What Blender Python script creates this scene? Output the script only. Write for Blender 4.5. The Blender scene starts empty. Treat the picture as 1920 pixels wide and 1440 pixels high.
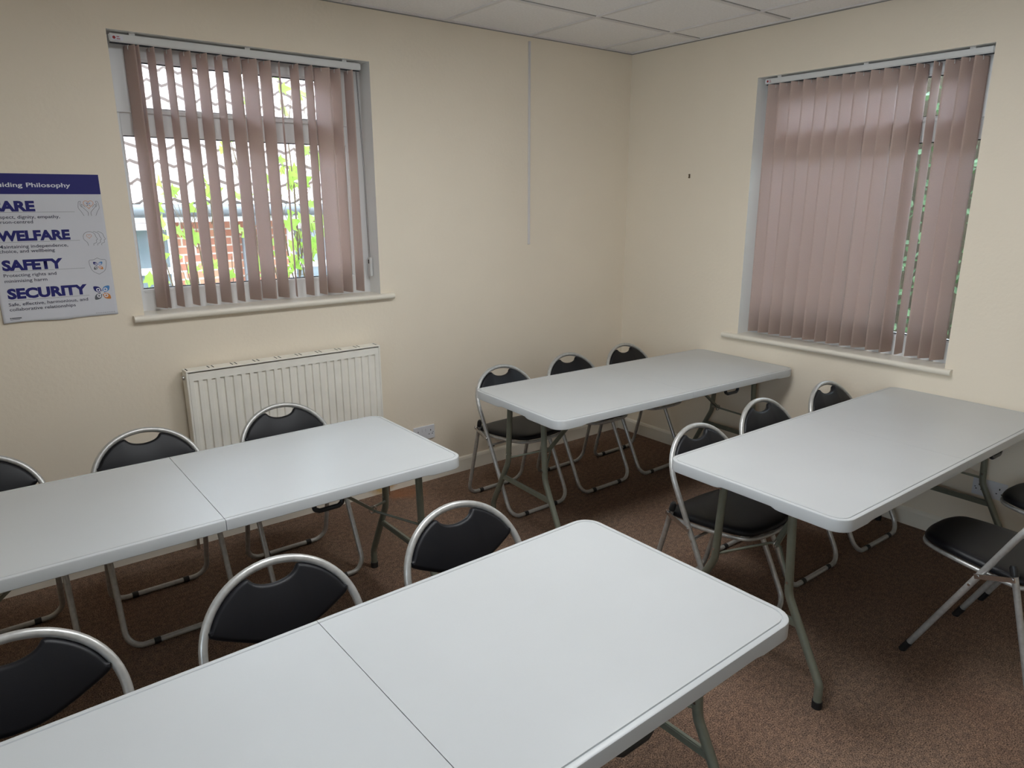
import bpy, bmesh, math, random
from math import sin, cos, pi, sqrt
from mathutils import Vector, Matrix
random.seed(7)
S = bpy.context.scene
COL = S.collection

# ------------------------------------------------------------------ camera
YAW, PITCH, ROLL = 0.6633, -0.2562, -0.0022
cam_d = bpy.data.cameras.new('camera'); cam = bpy.data.objects.new('camera', cam_d); COL.objects.link(cam)
fw = Vector((sin(YAW)*cos(PITCH), cos(YAW)*cos(PITCH), sin(PITCH)))
rt = Vector((cos(YAW), -sin(YAW), 0)); up = rt.cross(fw)
rt2 = cos(ROLL)*rt + sin(ROLL)*up; up2 = -sin(ROLL)*rt + cos(ROLL)*up
m = Matrix((rt2, up2, -fw)).transposed().to_4x4(); m.translation = Vector((-3.8035, -3.5473, 1.687))
cam.matrix_world = m
cam_d.sensor_fit = 'HORIZONTAL'; cam_d.sensor_width = 36.0; cam_d.lens = 1320.2256/1920*36.0
cam_d.clip_start = 0.02
S.camera = cam

# ------------------------------------------------------------------ world, sun, exposure
S.view_settings.view_transform = 'Standard'; S.view_settings.look = 'None'
S.view_settings.gamma = 1.0; S.view_settings.use_curve_mapping = False
S.view_settings.exposure = 0.95
W = bpy.data.worlds.new('world'); S.world = W; W.use_nodes = True
bg = W.node_tree.nodes['Background']
bg.inputs['Color'].default_value = (0.74, 0.86, 1.0, 1); bg.inputs['Strength'].default_value = 6.0
sun_d = bpy.data.lights.new('sun', 'SUN'); sun = bpy.data.objects.new('sun', sun_d); COL.objects.link(sun)
sun_d.energy = 1.9; sun_d.angle = math.radians(4); sun_d.color = (1.0, 0.96, 0.9)
sun.rotation_euler = Vector((0.45, 0.62, -0.75)).to_track_quat('-Z', 'Y').to_euler()
def portal(name, loc, rot, sx, sy):
    d = bpy.data.lights.new(name, 'AREA'); o = bpy.data.objects.new(name, d); COL.objects.link(o)
    d.shape = 'RECTANGLE'; d.size = sx; d.size_y = sy; d.cycles.is_portal = True
    o.location = loc; o.rotation_euler = rot
portal('window_portal_back', (-2.56, 0.26, 1.78), (-pi/2, 0, 0), 1.2, 1.2)
portal('added_window_portal', (-6.05, -3.8, 1.60), (0, -pi/2, 0), 1.4, 1.6)
portal('window_portal_right', (0.26, -1.585, 1.62), (0, pi/2, 0), 1.46, 1.2)

# ------------------------------------------------------------------ dimensions
H = 2.6283
XL, YF = -5.9, -5.6                      # hidden left and front walls
WX0, WX1, WZ0, WZ1 = -3.161, -1.961, 1.180, 2.376     # back window opening
VY0, VY1, VZ0, VZ1 = -0.984, -2.185, 0.868, 2.361     # right window opening
GX, GY = -0.2908, -0.5567
TZ = 0.7279

# ------------------------------------------------------------------ materials
def new_mat(name):
    mt = bpy.data.materials.new(name); mt.use_nodes = True
    return mt, mt.node_tree.nodes, mt.node_tree.links, mt.node_tree.nodes['Principled BSDF']
def mat(name, col, rough=0.5, metal=0.0, spec=0.5, noise=0.0, scale=30, bump=0.0, bscale=200, col2=None, bdist=0.002):
    mt, N, L, B = new_mat(name)
    B.inputs['Roughness'].default_value = rough; B.inputs['Metallic'].default_value = metal
    B.inputs['Specular IOR Level'].default_value = spec
    B.inputs['Base Color'].default_value = (*col, 1)
    tc = N.new('ShaderNodeTexCoord')
    if noise > 0 or col2:
        nz = N.new('ShaderNodeTexNoise'); nz.inputs['Scale'].default_value = scale; nz.inputs['Detail'].default_value = 4
        L.new(tc.outputs['Object'], nz.inputs['Vector'])
        cr = N.new('ShaderNodeValToRGB'); cr.color_ramp.elements[0].position = 0.3; cr.color_ramp.elements[1].position = 0.7
        c2 = col2 or tuple(min(1, c*(1+noise)) for c in col)
        c1 = col if col2 else tuple(c*(1-noise) for c in col)
        cr.color_ramp.elements[0].color = (*c1, 1); cr.color_ramp.elements[1].color = (*c2, 1)
        L.new(nz.outputs['Fac'], cr.inputs['Fac']); L.new(cr.outputs['Color'], B.inputs['Base Color'])
    if bump > 0:
        nb = N.new('ShaderNodeTexNoise'); nb.inputs['Scale'].default_value = bscale; nb.inputs['Detail'].default_value = 3
        L.new(tc.outputs['Object'], nb.inputs['Vector'])
        bp = N.new('ShaderNodeBump'); bp.inputs['Strength'].default_value = bump; bp.inputs['Distance'].default_value = bdist
        L.new(nb.outputs['Fac'], bp.inputs['Height']); L.new(bp.outputs['Normal'], B.inputs['Normal'])
    return mt
M = {}
M['wall'] = mat('cream_wall_paint', (0.865, 0.765, 0.62), 0.55, spec=0.35, noise=0.025, scale=1.3, bump=0.25, bscale=55, bdist=0.004)
M['reveal'] = mat('white_reveal_paint', (0.90, 0.89, 0.85), 0.5, spec=0.3)
M['gloss'] = mat('cream_gloss_paint', (0.82, 0.76, 0.65), 0.3, spec=0.5)
M['upvc'] = mat('white_upvc', (0.80, 0.80, 0.80), 0.3, spec=0.5)
M['gasket'] = mat('black_gasket', (0.015, 0.02, 0.03), 0.6)
M['tile'] = mat('ceiling_tile', (0.94, 0.915, 0.90), 0.9, spec=0.1, noise=0.04, scale=90, bump=0.35, bscale=160)
M['grid'] = mat('ceiling_grid_metal', (0.80, 0.77, 0.75), 0.5)
M['gap'] = mat('shadow_gap_filler', (0.30, 0.28, 0.26), 0.9)
M['plastic'] = mat('white_table_plastic', (0.54, 0.55, 0.55), 0.34, spec=0.5, noise=0.02, scale=3, bump=0.12, bscale=420, bdist=0.0008)
M['leg'] = mat('grey_green_enamel', (0.20, 0.21, 0.165), 0.38, metal=0.35, noise=0.06, scale=40)
M['tube'] = mat('silver_hammered_paint', (0.50, 0.495, 0.475), 0.36, metal=0.5, noise=0.12, scale=60, bump=0.1, bscale=260)
M['chrome'] = mat('zinc_steel', (0.6, 0.6, 0.6), 0.22, metal=1.0)
M['vinyl'] = mat('black_vinyl', (0.0045, 0.0045, 0.0065), 0.45, spec=0.32, bump=0.16, bscale=520, bdist=0.001)
M['black'] = mat('black_plastic', (0.012, 0.012, 0.013), 0.45)
M['rad'] = mat('radiator_enamel', (0.92, 0.88, 0.79), 0.35, spec=0.45, noise=0.04, scale=9)
M['slot'] = mat('dark_slot', (0.02, 0.018, 0.015), 0.8)
M['rail'] = mat('blind_rail_white', (0.72, 0.72, 0.70), 0.4)
M['trunk'] = mat('white_trunking_pvc', (0.74, 0.70, 0.68), 0.4)
M['socket'] = mat('white_socket_plastic', (0.76, 0.76, 0.78), 0.3)
M['paper'] = mat('poster_paper', (0.66, 0.66, 0.70), 0.6, spec=0.25, noise=0.02, scale=5)
M['navy'] = mat('navy_ink', (0.020, 0.020, 0.155), 0.5, spec=0.3)
M['ink'] = mat('dark_grey_ink', (0.03, 0.033, 0.07), 0.6)
M['white_ink'] = mat('white_ink', (0.72, 0.72, 0.78), 0.6)
M['blue_ink'] = mat('blue_ink', (0.07, 0.23, 0.52), 0.6)
M['orange_ink'] = mat('orange_ink', (0.62, 0.22, 0.04), 0.6)
M['grey_ink'] = mat('grey_ink', (0.12, 0.125, 0.14), 0.6)
M['red'] = mat('red_ink', (0.35, 0.03, 0.03), 0.6)
M['brown'] = mat('brown_plug', (0.10, 0.06, 0.025), 0.7)
M['carpet'] = None
def carpet():
    mt, N, L, B = new_mat('brown_carpet')
    tc = N.new('ShaderNodeTexCoord')
    def nz(s, d=3):
        n = N.new('ShaderNodeTexNoise'); n.inputs['Scale'].default_value = s; n.inputs['Detail'].default_value = d
        L.new(tc.outputs['Object'], n.inputs['Vector']); return n
    a = nz(230, 2); b2 = nz(45, 4); b = nz(2.2, 3)
    cr = N.new('ShaderNodeValToRGB'); e = cr.color_ramp.elements
    e[0].position = 0.33; e[0].color = (0.065, 0.042, 0.031, 1); e[1].position = 0.69; e[1].color = (0.40, 0.275, 0.20, 1)
    L.new(a.outputs['Fac'], cr.inputs['Fac'])
    cr2 = N.new('ShaderNodeValToRGB'); e = cr2.color_ramp.elements
    e[0].position = 0.3; e[0].color = (0.86, 0.80, 0.78, 1); e[1].position = 0.7; e[1].color = (1, 1, 1, 1)
    L.new(b.outputs['Fac'], cr2.inputs['Fac'])
    mx = N.new('ShaderNodeMix'); mx.data_type = 'RGBA'; mx.blend_type = 'MULTIPLY'; mx.inputs[0].default_value = 1
    m2 = N.new('ShaderNodeMix'); m2.data_type = 'RGBA'; m2.blend_type = 'MULTIPLY'; m2.inputs[0].default_value = 1
    cr3 = N.new('ShaderNodeValToRGB'); e = cr3.color_ramp.elements
    e[0].position = 0.35; e[0].color = (0.72, 0.72, 0.74, 1); e[1].position = 0.65; e[1].color = (1.1, 1.05, 1.0, 1)
    L.new(b2.outputs['Fac'], cr3.inputs['Fac']); L.new(cr.outputs['Color'], m2.inputs[6]); L.new(cr3.outputs['Color'], m2.inputs[7])
    L.new(m2.outputs[2], mx.inputs[6]); L.new(cr2.outputs['Color'], mx.inputs[7]); L.new(mx.outputs[2], B.inputs['Base Color'])
    B.inputs['Roughness'].default_value = 0.95; B.inputs['Specular IOR Level'].default_value = 0.1
    bp = N.new('ShaderNodeBump'); bp.inputs['Strength'].default_value = 0.35; bp.inputs['Distance'].default_value = 0.003
    L.new(a.outputs['Fac'], bp.inputs['Height']); L.new(bp.outputs['Normal'], B.inputs['Normal'])
    return mt
M['carpet'] = carpet()
def stain(mt, spots):
    N, L = mt.node_tree.nodes, mt.node_tree.links; B = N['Principled BSDF']; tc = N.new('ShaderNodeTexCoord')
    for (c, r, col, amt) in spots:
        src = B.inputs['Base Color'].links[0].from_socket if B.inputs['Base Color'].links else None
        nz = N.new('ShaderNodeTexNoise'); nz.inputs['Scale'].default_value = 14; L.new(tc.outputs['Object'], nz.inputs['Vector'])
        ad = N.new('ShaderNodeVectorMath'); ad.operation = 'MULTIPLY_ADD'; ad.inputs[1].default_value = (0.12, 0.12, 0.12); ad.inputs[2].default_value = (-0.06, -0.06, -0.06)
        L.new(nz.outputs['Color'], ad.inputs[0])
        a2 = N.new('ShaderNodeVectorMath'); a2.operation = 'ADD'; L.new(tc.outputs['Object'], a2.inputs[0]); L.new(ad.outputs[0], a2.inputs[1])
        d = N.new('ShaderNodeVectorMath'); d.operation = 'DISTANCE'; L.new(a2.outputs[0], d.inputs[0]); d.inputs[1].default_value = c
        mr = N.new('ShaderNodeMapRange'); mr.inputs[1].default_value = r; mr.inputs[2].default_value = r*0.35; mr.inputs[3].default_value = 0; mr.inputs[4].default_value = amt
        L.new(d.outputs['Value'], mr.inputs[0])
        mx = N.new('ShaderNodeMix'); mx.data_type = 'RGBA'; L.new(mr.outputs[0], mx.inputs[0])
        if src: L.new(src, mx.inputs[6])
        else: mx.inputs[6].default_value = B.inputs['Base Color'].default_value
        mx.inputs[7].default_value = (*col, 1); L.new(mx.outputs[2], B.inputs['Base Color'])
stain(M['carpet'], [((-1.90, -0.08, 0), 0.14, (0.34, 0.13, 0.05), 0.4), ((-1.98, -0.10, 0), 0.07, (0.30, 0.12, 0.05), 0.35)])
M['board'] = mat('cream_gloss_board', (0.82, 0.76, 0.65), 0.3, spec=0.5)
stain(M['board'], [((-2.05, -0.015, 0.065), 0.085, (0.60, 0.36, 0.08), 0.8), ((-1.95, -0.015, 0.045), 0.045, (0.50, 0.28, 0.06), 0.7)])
def thin(name, col, trans, rough=0.7, weave=False, frac=0.5):
    """thin sheet: diffuse plus translucent (blind fabric, leaves)"""
    mt, N, L, B = new_mat(name)
    B.inputs['Base Color'].default_value = (*col, 1); B.inputs['Roughness'].default_value = rough
    B.inputs['Specular IOR Level'].default_value = 0.25
    tr = N.new('ShaderNodeBsdfTranslucent'); tr.inputs['Color'].default_value = (*trans, 1)
    mx = N.new('ShaderNodeMixShader'); mx.inputs[0].default_value = frac
    L.new(B.outputs[0], mx.inputs[1]); L.new(tr.outputs[0], mx.inputs[2])
    L.new(mx.outputs[0], N['Material Output'].inputs['Surface'])
    tc = N.new('ShaderNodeTexCoord'); nz = N.new('ShaderNodeTexNoise'); nz.inputs['Scale'].default_value = 350 if weave else 14
    L.new(tc.outputs['Object'], nz.inputs['Vector'])
    cr = N.new('ShaderNodeValToRGB'); e = cr.color_ramp.elements; k = 0.12 if weave else 0.3
    e[0].position = 0.3; e[0].color = (*[c*(1-k) for c in col], 1); e[1].position = 0.7; e[1].color = (*[min(1, c*(1+k)) for c in col], 1)
    L.new(nz.outputs['Fac'], cr.inputs['Fac']); L.new(cr.outputs['Color'], B.inputs['Base Color'])
    return mt
M['blind'] = thin('pink_beige_blind_fabric', (0.74, 0.575, 0.485), (0.85, 0.79, 0.80), 0.75, True, 0.52)
M['leaf'] = thin('bright_green_leaf', (0.20, 0.36, 0.06), (0.34, 0.52, 0.09), 0.5, False, 0.45)
M['ivy'] = thin('dark_green_leaf', (0.065, 0.115, 0.055), (0.09, 0.15, 0.05), 0.35, False, 0.3)
M['stem'] = mat('brown_stem', (0.10, 0.07, 0.04), 0.8)
def glass():
    mt, N, L, B = new_mat('window_glass'); N.remove(B)
    t = N.new('ShaderNodeBsdfTransparent'); t.inputs['Color'].default_value = (0.95, 0.97, 0.97, 1)
    g = N.new('ShaderNodeBsdfGlossy'); g.inputs['Roughness'].default_value = 0.02
    f = N.new('ShaderNodeFresnel'); f.inputs['IOR'].default_value = 1.45
    x = N.new('ShaderNodeMixShader'); L.new(f.outputs[0], x.inputs[0]); L.new(t.outputs[0], x.inputs[1]); L.new(g.outputs[0], x.inputs[2])
    L.new(x.outputs[0], N['Material Output'].inputs['Surface']); return mt
M['glass'] = glass()
M['dark_glass'] = mat('neighbour_glass', (0.10, 0.13, 0.15), 0.08, spec=0.8)
M['rooftile'] = mat('weathered_pantile', (0.33, 0.265, 0.25), 0.8, noise=0.25, scale=5)
M['lap'] = mat('shaded_tile_joint', (0.17, 0.14, 0.125), 0.95)  # step shadow and dark gaps between tiles put into the colour
M['pale'] = mat('white_painted_board', (0.7, 0.72, 0.74), 0.5)
M['guttering'] = mat('grey_guttering', (0.10, 0.11, 0.12), 0.4)
M['paving'] = mat('concrete_paving', (0.33, 0.31, 0.28), 0.9, noise=0.2, scale=3)
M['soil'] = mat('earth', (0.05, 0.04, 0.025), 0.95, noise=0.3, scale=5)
def brick():
    mt, N, L, B = new_mat('neighbour_brick')
    tc = N.new('ShaderNodeTexCoord'); mp = N.new('ShaderNodeMapping'); mp.inputs['Rotation'].default_value = (pi/2, 0, 0)
    b = N.new('ShaderNodeTexBrick'); b.inputs['Scale'].default_value = 1.0
    b.inputs['Brick Width'].default_value = 0.225; b.inputs['Row Height'].default_value = 0.075; b.inputs['Mortar Size'].default_value = 0.008
    b.inputs['Color1'].default_value = (0.40, 0.19, 0.12, 1); b.inputs['Color2'].default_value = (0.30, 0.12, 0.08, 1); b.inputs['Mortar'].default_value = (0.45, 0.41, 0.36, 1)
    L.new(tc.outputs['Object'], mp.inputs['Vector']); L.new(mp.outputs[0], b.inputs['Vector']); L.new(b.outputs['Color'], B.inputs['Base Color'])
    B.inputs['Roughness'].default_value = 0.9; return mt
M['brick'] = brick()
def fill_mat():
    mt, N, L, B = new_mat('fill_panel_glow')
    B.inputs['Emission Color'].default_value = (0.94, 0.975, 1.0, 1); B.inputs['Emission Strength'].default_value = FILL_STRENGTH
    B.inputs['Base Color'].default_value = (0.9, 0.9, 0.9, 1); return mt
FILL_STRENGTH = 11.0
M['fill_panel'] = fill_mat()  # emission of the added, unseen ceiling fill panels

# ------------------------------------------------------------------ helpers
def finish(name, bm, mats, parent=None, smooth=None, loc=None, norm=True):
    me = bpy.data.meshes.new(name)
    if norm: bmesh.ops.recalc_face_normals(bm, faces=bm.faces[:])
    bm.to_mesh(me); bm.free()
    for mm in (mats if isinstance(mats, (list, tuple)) else [mats]): me.materials.append(mm)
    if smooth:
        me.polygons.foreach_set('use_smooth', [True]*len(me.polygons))
        if smooth != 'all': me.set_sharp_from_angle(angle=math.radians(smooth if isinstance(smooth, (int, float)) and smooth > 1 else 40))
    o = bpy.data.objects.new(name, me); COL.objects.link(o)
    if parent: o.parent = parent
    if loc: o.location = loc
    return o
def struct(o): o['kind'] = 'structure'; return o
def tag(o, label, cat, group=None, kind=None):
    o['label'] = label; o['category'] = cat
    if group: o['group'] = group
    if kind: o['kind'] = kind
    return o
def empty(name, loc=(0, 0, 0), rz=0, parent=None):
    o = bpy.data.objects.new(name, None); COL.objects.link(o); o.location = loc; o.rotation_euler = (0, 0, rz)
    o.empty_display_size = 0.1
    if parent: o.parent = parent
    return o
def box(bm, x0, x1, y0, y1, z0, z1, mi=0, bev=0):
    r = bmesh.ops.create_cube(bm, size=1.0); vs = r['verts']
    for v in vs: v.co = Vector(((x0+x1)/2+v.co.x*(x1-x0), (y0+y1)/2+v.co.y*(y1-y0), (z0+z1)/2+v.co.z*(z1-z0)))
    fs = set(f for v in vs for f in v.link_faces)
    for f in fs: f.material_index = mi
    if bev: bmesh.ops.bevel(bm, geom=list(set(e for v in vs for e in v.link_edges)), offset=bev, segments=2, affect='EDGES')
def boxes(name, lst, mats, parent=None, bev=0, smooth=None):
    bm = bmesh.new()
    for b in lst: box(bm, *b[:6], mi=(b[6] if len(b) > 6 else 0), bev=bev)
    return finish(name, bm, mats, parent, smooth)
def fillet(pts, r, closed=False, n=7):
    P = [Vector(p) for p in pts]; out = []; m_ = len(P)
    for i in range(m_):
        if not closed and i in (0, m_-1): out.append(P[i]); continue
        rr = r[i] if isinstance(r, (list, tuple)) else r
        a, b, c = P[i-1], P[i], P[(i+1) % m_]
        if rr <= 0: out.append(b); continue
        d1 = (a-b).normalized(); d2 = (c-b).normalized(); ang = d1.angle(d2)
        t = min(rr/math.tan(ang/2), (a-b).length*0.49, (c-b).length*0.49)
        s, e = b+d1*t, b+d2*t
        for k in range(n+1):
            u = k/n; out.append((1-u)**2*s+2*u*(1-u)*b+u*u*e)
    return out
def tube(bm, pts, r, closed=False, n=10, cap=True, mi=0):
    P = [Vector(p) for p in pts]; m_ = len(P); rings = []
    prev = None
    for i in range(m_):
        if closed: t = (P[(i+1) % m_]-P[i-1]).normalized()
        else: t = (P[min(i+1, m_-1)]-P[max(i-1, 0)]).normalized()
        if prev is None:
            ref = Vector((0, 0, 1)) if abs(t.z) < 0.9 else Vector((1, 0, 0))
            nrm = (ref-t*ref.dot(t)).normalized()
        else: nrm = (prev-t*prev.dot(t)).normalized()
        prev = nrm; bn = t.cross(nrm)
        rr = r(i/(m_-1)) if callable(r) else r
        rings.append([bm.verts.new(P[i]+rr*(cos(2*pi*k/n)*nrm+sin(2*pi*k/n)*bn)) for k in range(n)])
    segs = m_ if closed else m_-1
    for i in range(segs):
        A, B = rings[i], rings[(i+1) % m_]
        off = 0
        if closed and i == m_-1:
            off = min(range(n), key=lambda q: (A[0].co-B[q].co).length)
        for k in range(n):
            f = bm.faces.new((A[k], A[(k+1) % n], B[(k+1+off) % n], B[(k+off) % n])); f.material_index = mi
    if cap and not closed:
        for R_ in (rings[0], rings[-1]): bm.faces.new(R_).material_index = mi
def cyl(bm, a, b, r, n=12): tube(bm, [a, b], r, n=n)
def rings_mesh(bm, rings, close_ends=True, mi=0):
    R_ = [[bm.verts.new(p) for p in r] for r in rings]; n = len(R_[0])
    for A, B in zip(R_, R_[1:]):
        for k in range(n): bm.faces.new((A[k], A[(k+1) % n], B[(k+1) % n], B[k])).material_index = mi
    if close_ends:
        for r in (R_[0], R_[-1]):
            f = bm.faces.new(r); f.material_index = mi
            bmesh.ops.triangulate(bm, faces=[f])
def inset2d(P, d):
    n = len(P); out = []
    area = sum(P[i][0]*P[(i+1) % n][1]-P[(i+1) % n][0]*P[i][1] for i in range(n)); sg = 1 if area > 0 else -1
    for i in range(n):
        a, b, c = P[i-1], P[i], P[(i+1) % n]
        t = Vector((c[0]-a[0], c[1]-a[1])).normalized(); nr = Vector((-t.y, t.x))*sg
        out.append((b[0]+nr.x*d, b[1]+nr.y*d))
    return out
def smooth_loop(P, per=6):
    """closed Catmull-Rom through control points (x, y)"""
    n = len(P); out = []
    for i in range(n):
        p0, p1, p2, p3 = [Vector(P[(i+k-1) % n]) for k in range(4)]
        for j in range(per):
            t = j/per
            out.append(tuple(0.5*((2*p1)+(p2-p0)*t+(2*p0-5*p1+4*p2-p3)*t*t+(3*p1-p0-3*p2+p3)*t**3)))
    return out
def copy_tree(o, parent=None):
    c = o.copy(); COL.objects.link(c)
    if parent: c.parent = parent
    for ch in list(o.children): copy_tree(ch, c)
    return c

# ------------------------------------------------------------------ room shell
def wall_with_hole(name, axis, a0, a1, t, h0, h1, z0, z1):
    """wall slab of thickness t with an opening whose four reveals use the white paint"""
    bm = bmesh.new()
    def b(p0, p1, q0, q1):
        if axis == 'y': box(bm, p0, p1, 0, t, q0, q1)
        else: box(bm, 0, t, p0, p1, q0, q1)
    b(a0, h0, 0, H+0.2); b(h1, a1, 0, H+0.2); b(h0, h1, 0, z0); b(h0, h1, z1, H+0.2)
    bmesh.ops.remove_doubles(bm, verts=bm.verts[:], dist=1e-5)
    for f in bm.faces:
        c = f.calc_center_median(); u = c.x if axis == 'y' else c.y; d = c.y if axis == 'y' else c.x
        if 0.01 < d < t-0.01 and h0-0.01 < u < h1+0.01 and z0-0.01 < c.z < z1+0.01: f.material_index = 1
    return struct(finish(name, bm, [M['wall'], M['reveal']]))
wall_with_hole('wall_back', 'y', XL, 0.30, 0.30, WX0, WX1, WZ0-0.012, WZ1)
wall_with_hole('wall_right', 'x', YF, 0.0, 0.30, VY1, VY0, VZ0-0.012, VZ1)
LW = (-4.6, -3.0, 0.90, 2.30)     # added left wall window, unseen, there for side light
struct(boxes('wall_left', [(XL-0.2, XL, YF-0.2, LW[0], 0, H+0.2), (XL-0.2, XL, LW[1], 0.3, 0, H+0.2), (XL-0.2, XL, LW[0], LW[1], 0, LW[2]), (XL-0.2, XL, LW[0], LW[1], LW[3], H+0.2)], M['wall']))
struct(boxes('wall_front', [(XL, 0.3, YF-0.2, YF, 0, H+0.2)], M['wall']))
struct(boxes('floor', [(XL-0.2, 0.3, YF-0.2, 0.3, -0.12, 0.0)], M['carpet']))
struct(boxes('ceiling', [(XL-0.2, 0.3, YF-0.2, 0.3, H+0.007, H+0.2)], M['tile']))
# ceiling grid (T bars 24 mm wide); a thin shadow gap runs along one edge of each bar
gb = []; gg = []
x = GX
while x > XL: gb.append((x-0.011, x+0.011, YF, 0, H, H+0.0075)); gg.append((x+0.011, x+0.0145, YF, 0, H+0.0045, H+0.0072)); x -= 0.6
y = GY
while y > YF: gb.append((XL, 0, y-0.011, y+0.011, H+0.0002, H+0.0074)); gg.append((XL, 0, y-0.0145, y-0.011, H+0.0046, H+0.0071)); y -= 0.6
g = struct(boxes('trim_1', gb, M['grid'])); g2 = boxes('tile_gap', gg, M['gap'], g)
# wall angle around the ceiling edge with its dark joint line
struct(boxes('trim_2', [(XL, 0, -0.020, 0, H+0.0004, H+0.007), (-0.020, 0, YF, 0, H+0.0005, H+0.007),
                        (XL, 0, -0.0025, 0, H-0.004, H+0.0004, 1), (-0.0025, 0, YF, 0, H-0.004, H+0.0004, 1)], [M['grid'], M['gap']]))
def skirting(name, lst):
    bm = bmesh.new()
    for ax, a0, a1 in lst:
        prof = [(0, 0), (0.015, 0), (0.015, 0.078), (0.011, 0.090), (0.004, 0.096), (0, 0.096)]
        A = []; B = []
        for d, z in prof:
            if ax == 'y': A.append(bm.verts.new((a0, -d, z))); B.append(bm.verts.new((a1, -d, z)))
            else: A.append(bm.verts.new((-d, a0, z))); B.append(bm.verts.new((-d, a1, z)))
        for k in range(len(prof)):
            bm.faces.new((A[k], A[(k+1) % 6], B[(k+1) % 6], B[k]))
        bm.faces.new(A); bm.faces.new(B)
    return struct(finish(name, bm, M['board']))
skirting('baseboard_back', [('y', XL, -0.0)]); skirting('baseboard_right', [('x', YF, -0.015)])

# ------------------------------------------------------------------ windows
def frame_rect(bm, x0, x1, z0, z1, w, y0, y1, bev=0.006):
    """four mitred members around a rectangle (outer size), each width w; w may be (left,right,bottom,top)"""
    l, r, b, t = (w, w, w, w) if not isinstance(w, tuple) else w
    O = [(x0, z0), (x1, z0), (x1, z1), (x0, z1)]; I = [(x0+l, z0+b), (x1-r, z0+b), (x1-r, z1-t), (x0+l, z1-t)]
    I2 = [(x0+l-bev, z0+b-bev), (x1-r+bev, z0+b-bev), (x1-r+bev, z1-t+bev), (x0+l-bev, z1-t+bev)]
    rg = [[(x, y1, z) for x, z in O], [(x, y0, z) for x, z in O], [(x, y0, z) for x, z in I2], [(x, y0+bev, z) for x, z in I], [(x, y1, z) for x, z in I]]
    V = [[bm.verts.new(p) for p in r] for r in rg]
    for a in range(5):
        A, B = V[a], V[(a+1) % 5]
        for k in range(4): bm.faces.new((A[k], A[(k+1) % 4], B[(k+1) % 4], B[k]))
def make_window(name, x0, x1, z0, z1, tr0, tr1, main, fan, fy=0.12):
    """window in local coords (x along wall, y outward). main / fan = glass rectangles (x0,x1,z0,z1)"""
    root = struct(empty(name))
    bm = bmesh.new()
    frame_rect(bm, x0, x1, z0, z1, (main[0]-x0, x1-main[1], main[2]-z0, 0.045), fy, fy+0.07)
    box(bm, main[0]-0.002, main[1]+0.002, fy+0.004, fy+0.066, tr0, tr1)
    finish('window_frame', bm, M['upvc'], root)
    bm = bmesh.new(); sx0, sx1 = x0+0.020, x1-0.030
    frame_rect(bm, sx0, sx1, tr1-0.016, z1-0.030, (fan[0]-sx0, sx1-fan[1], fan[2]-tr1+0.016, z1-0.030-fan[3]), fy-0.012, fy+0.05, 0.010)
    finish('fanlight_sash', bm, M['upvc'], root)
    def gasket(r, y):
        b = bmesh.new(); frame_rect(b, r[0]-0.001, r[1]+0.001, r[2]-0.001, r[3]+0.001, 0.005, y, y+0.01, 0.001); finish('gasket', b, M['gasket'], root)
        boxes('glass_pane', [(r[0], r[1], y+0.012, y+0.016, r[2], r[3])], M['glass'], root)
    gasket(main, fy+0.022); gasket(fan, fy+0.012)
    # glazing bead ledge under the main pane
    boxes('glazing_bead', [(main[0], main[1], fy-0.004, fy+0.02, main[2]-0.018, main[2]-0.004)], M['upvc'], root, bev=0.003)
    return root
make_window('window_1', WX0, WX1, 1.180, WZ1, 1.968, 2.080, (-3.126, -2.058, 1.283, 1.968), (-3.022, -2.14, 2.080+0.006, 2.279))
w2 = make_window('window_2', -VY0*-1*-1 if False else 0.984, 2.185, 0.868, VZ1, 1.961, 2.075, (1.030, 2.140, 0.982, 1.961), (1.10, 2.065, 2.081, 2.270))
w2.rotation_euler = (0, 0, -pi/2)        # local x -> -world y, local y -> +world x
def plain_window(name, span, z0, z1):
    root = struct(empty(name)); bm = bmesh.new(); n = 3; w_ = span/n
    for k in range(n): frame_rect(bm, k*w_, (k+1)*w_, z0, z1, 0.05, 0.08, 0.14)
    finish('window_frame', bm, M['upvc'], root); boxes('glass_pane', [(0.03, span-0.03, 0.11, 0.114, z0+0.03, z1-0.03)], M['glass'], root); return root
w = plain_window('window_added_3', LW[1]-LW[0], LW[2], LW[3]); w.location = (XL, LW[0], 0); w.rotation_euler = (0, 0, pi/2)  # unseen window added to bring in side light
def sill(name, x0, x1, ox0, ox1, z, proj, depth=0.13, th=0.030):
    """bullnosed window board; local coords like the window"""
    bm = bmesh.new(); prof = []
    for k in range(9):
        a = -pi/2+pi*k/8; prof.append((-proj+0.012-cos(a)*0.013, z-th/2+sin(a)*th/2))
    n = len(prof)
    pts = prof+[(0, z), (0, z-th)]
    A = [bm.verts.new((x0, p[0], p[1])) for p in pts]; B = [bm.verts.new((x1, p[0], p[1])) for p in pts]
    for k in range(len(pts)): bm.faces.new((A[k], A[(k+1) % len(pts)], B[(k+1) % len(pts)], B[k]))
    bm.faces.new(A); bm.faces.new(B)
    box(bm, ox0, ox1, 0.0, depth, z-0.0125, z)
    return struct(finish(name, bm, M['gloss'], smooth=50))
sill('trim_3', -3.208, -1.888, WX0+0.001, WX1-0.001, 1.181, 0.034)
s2 = sill('trim_4', 0.885, 2.222, 0.985, 2.184, 0.869, 0.034); s2.rotation_euler = (0, 0, -pi/2)

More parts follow.
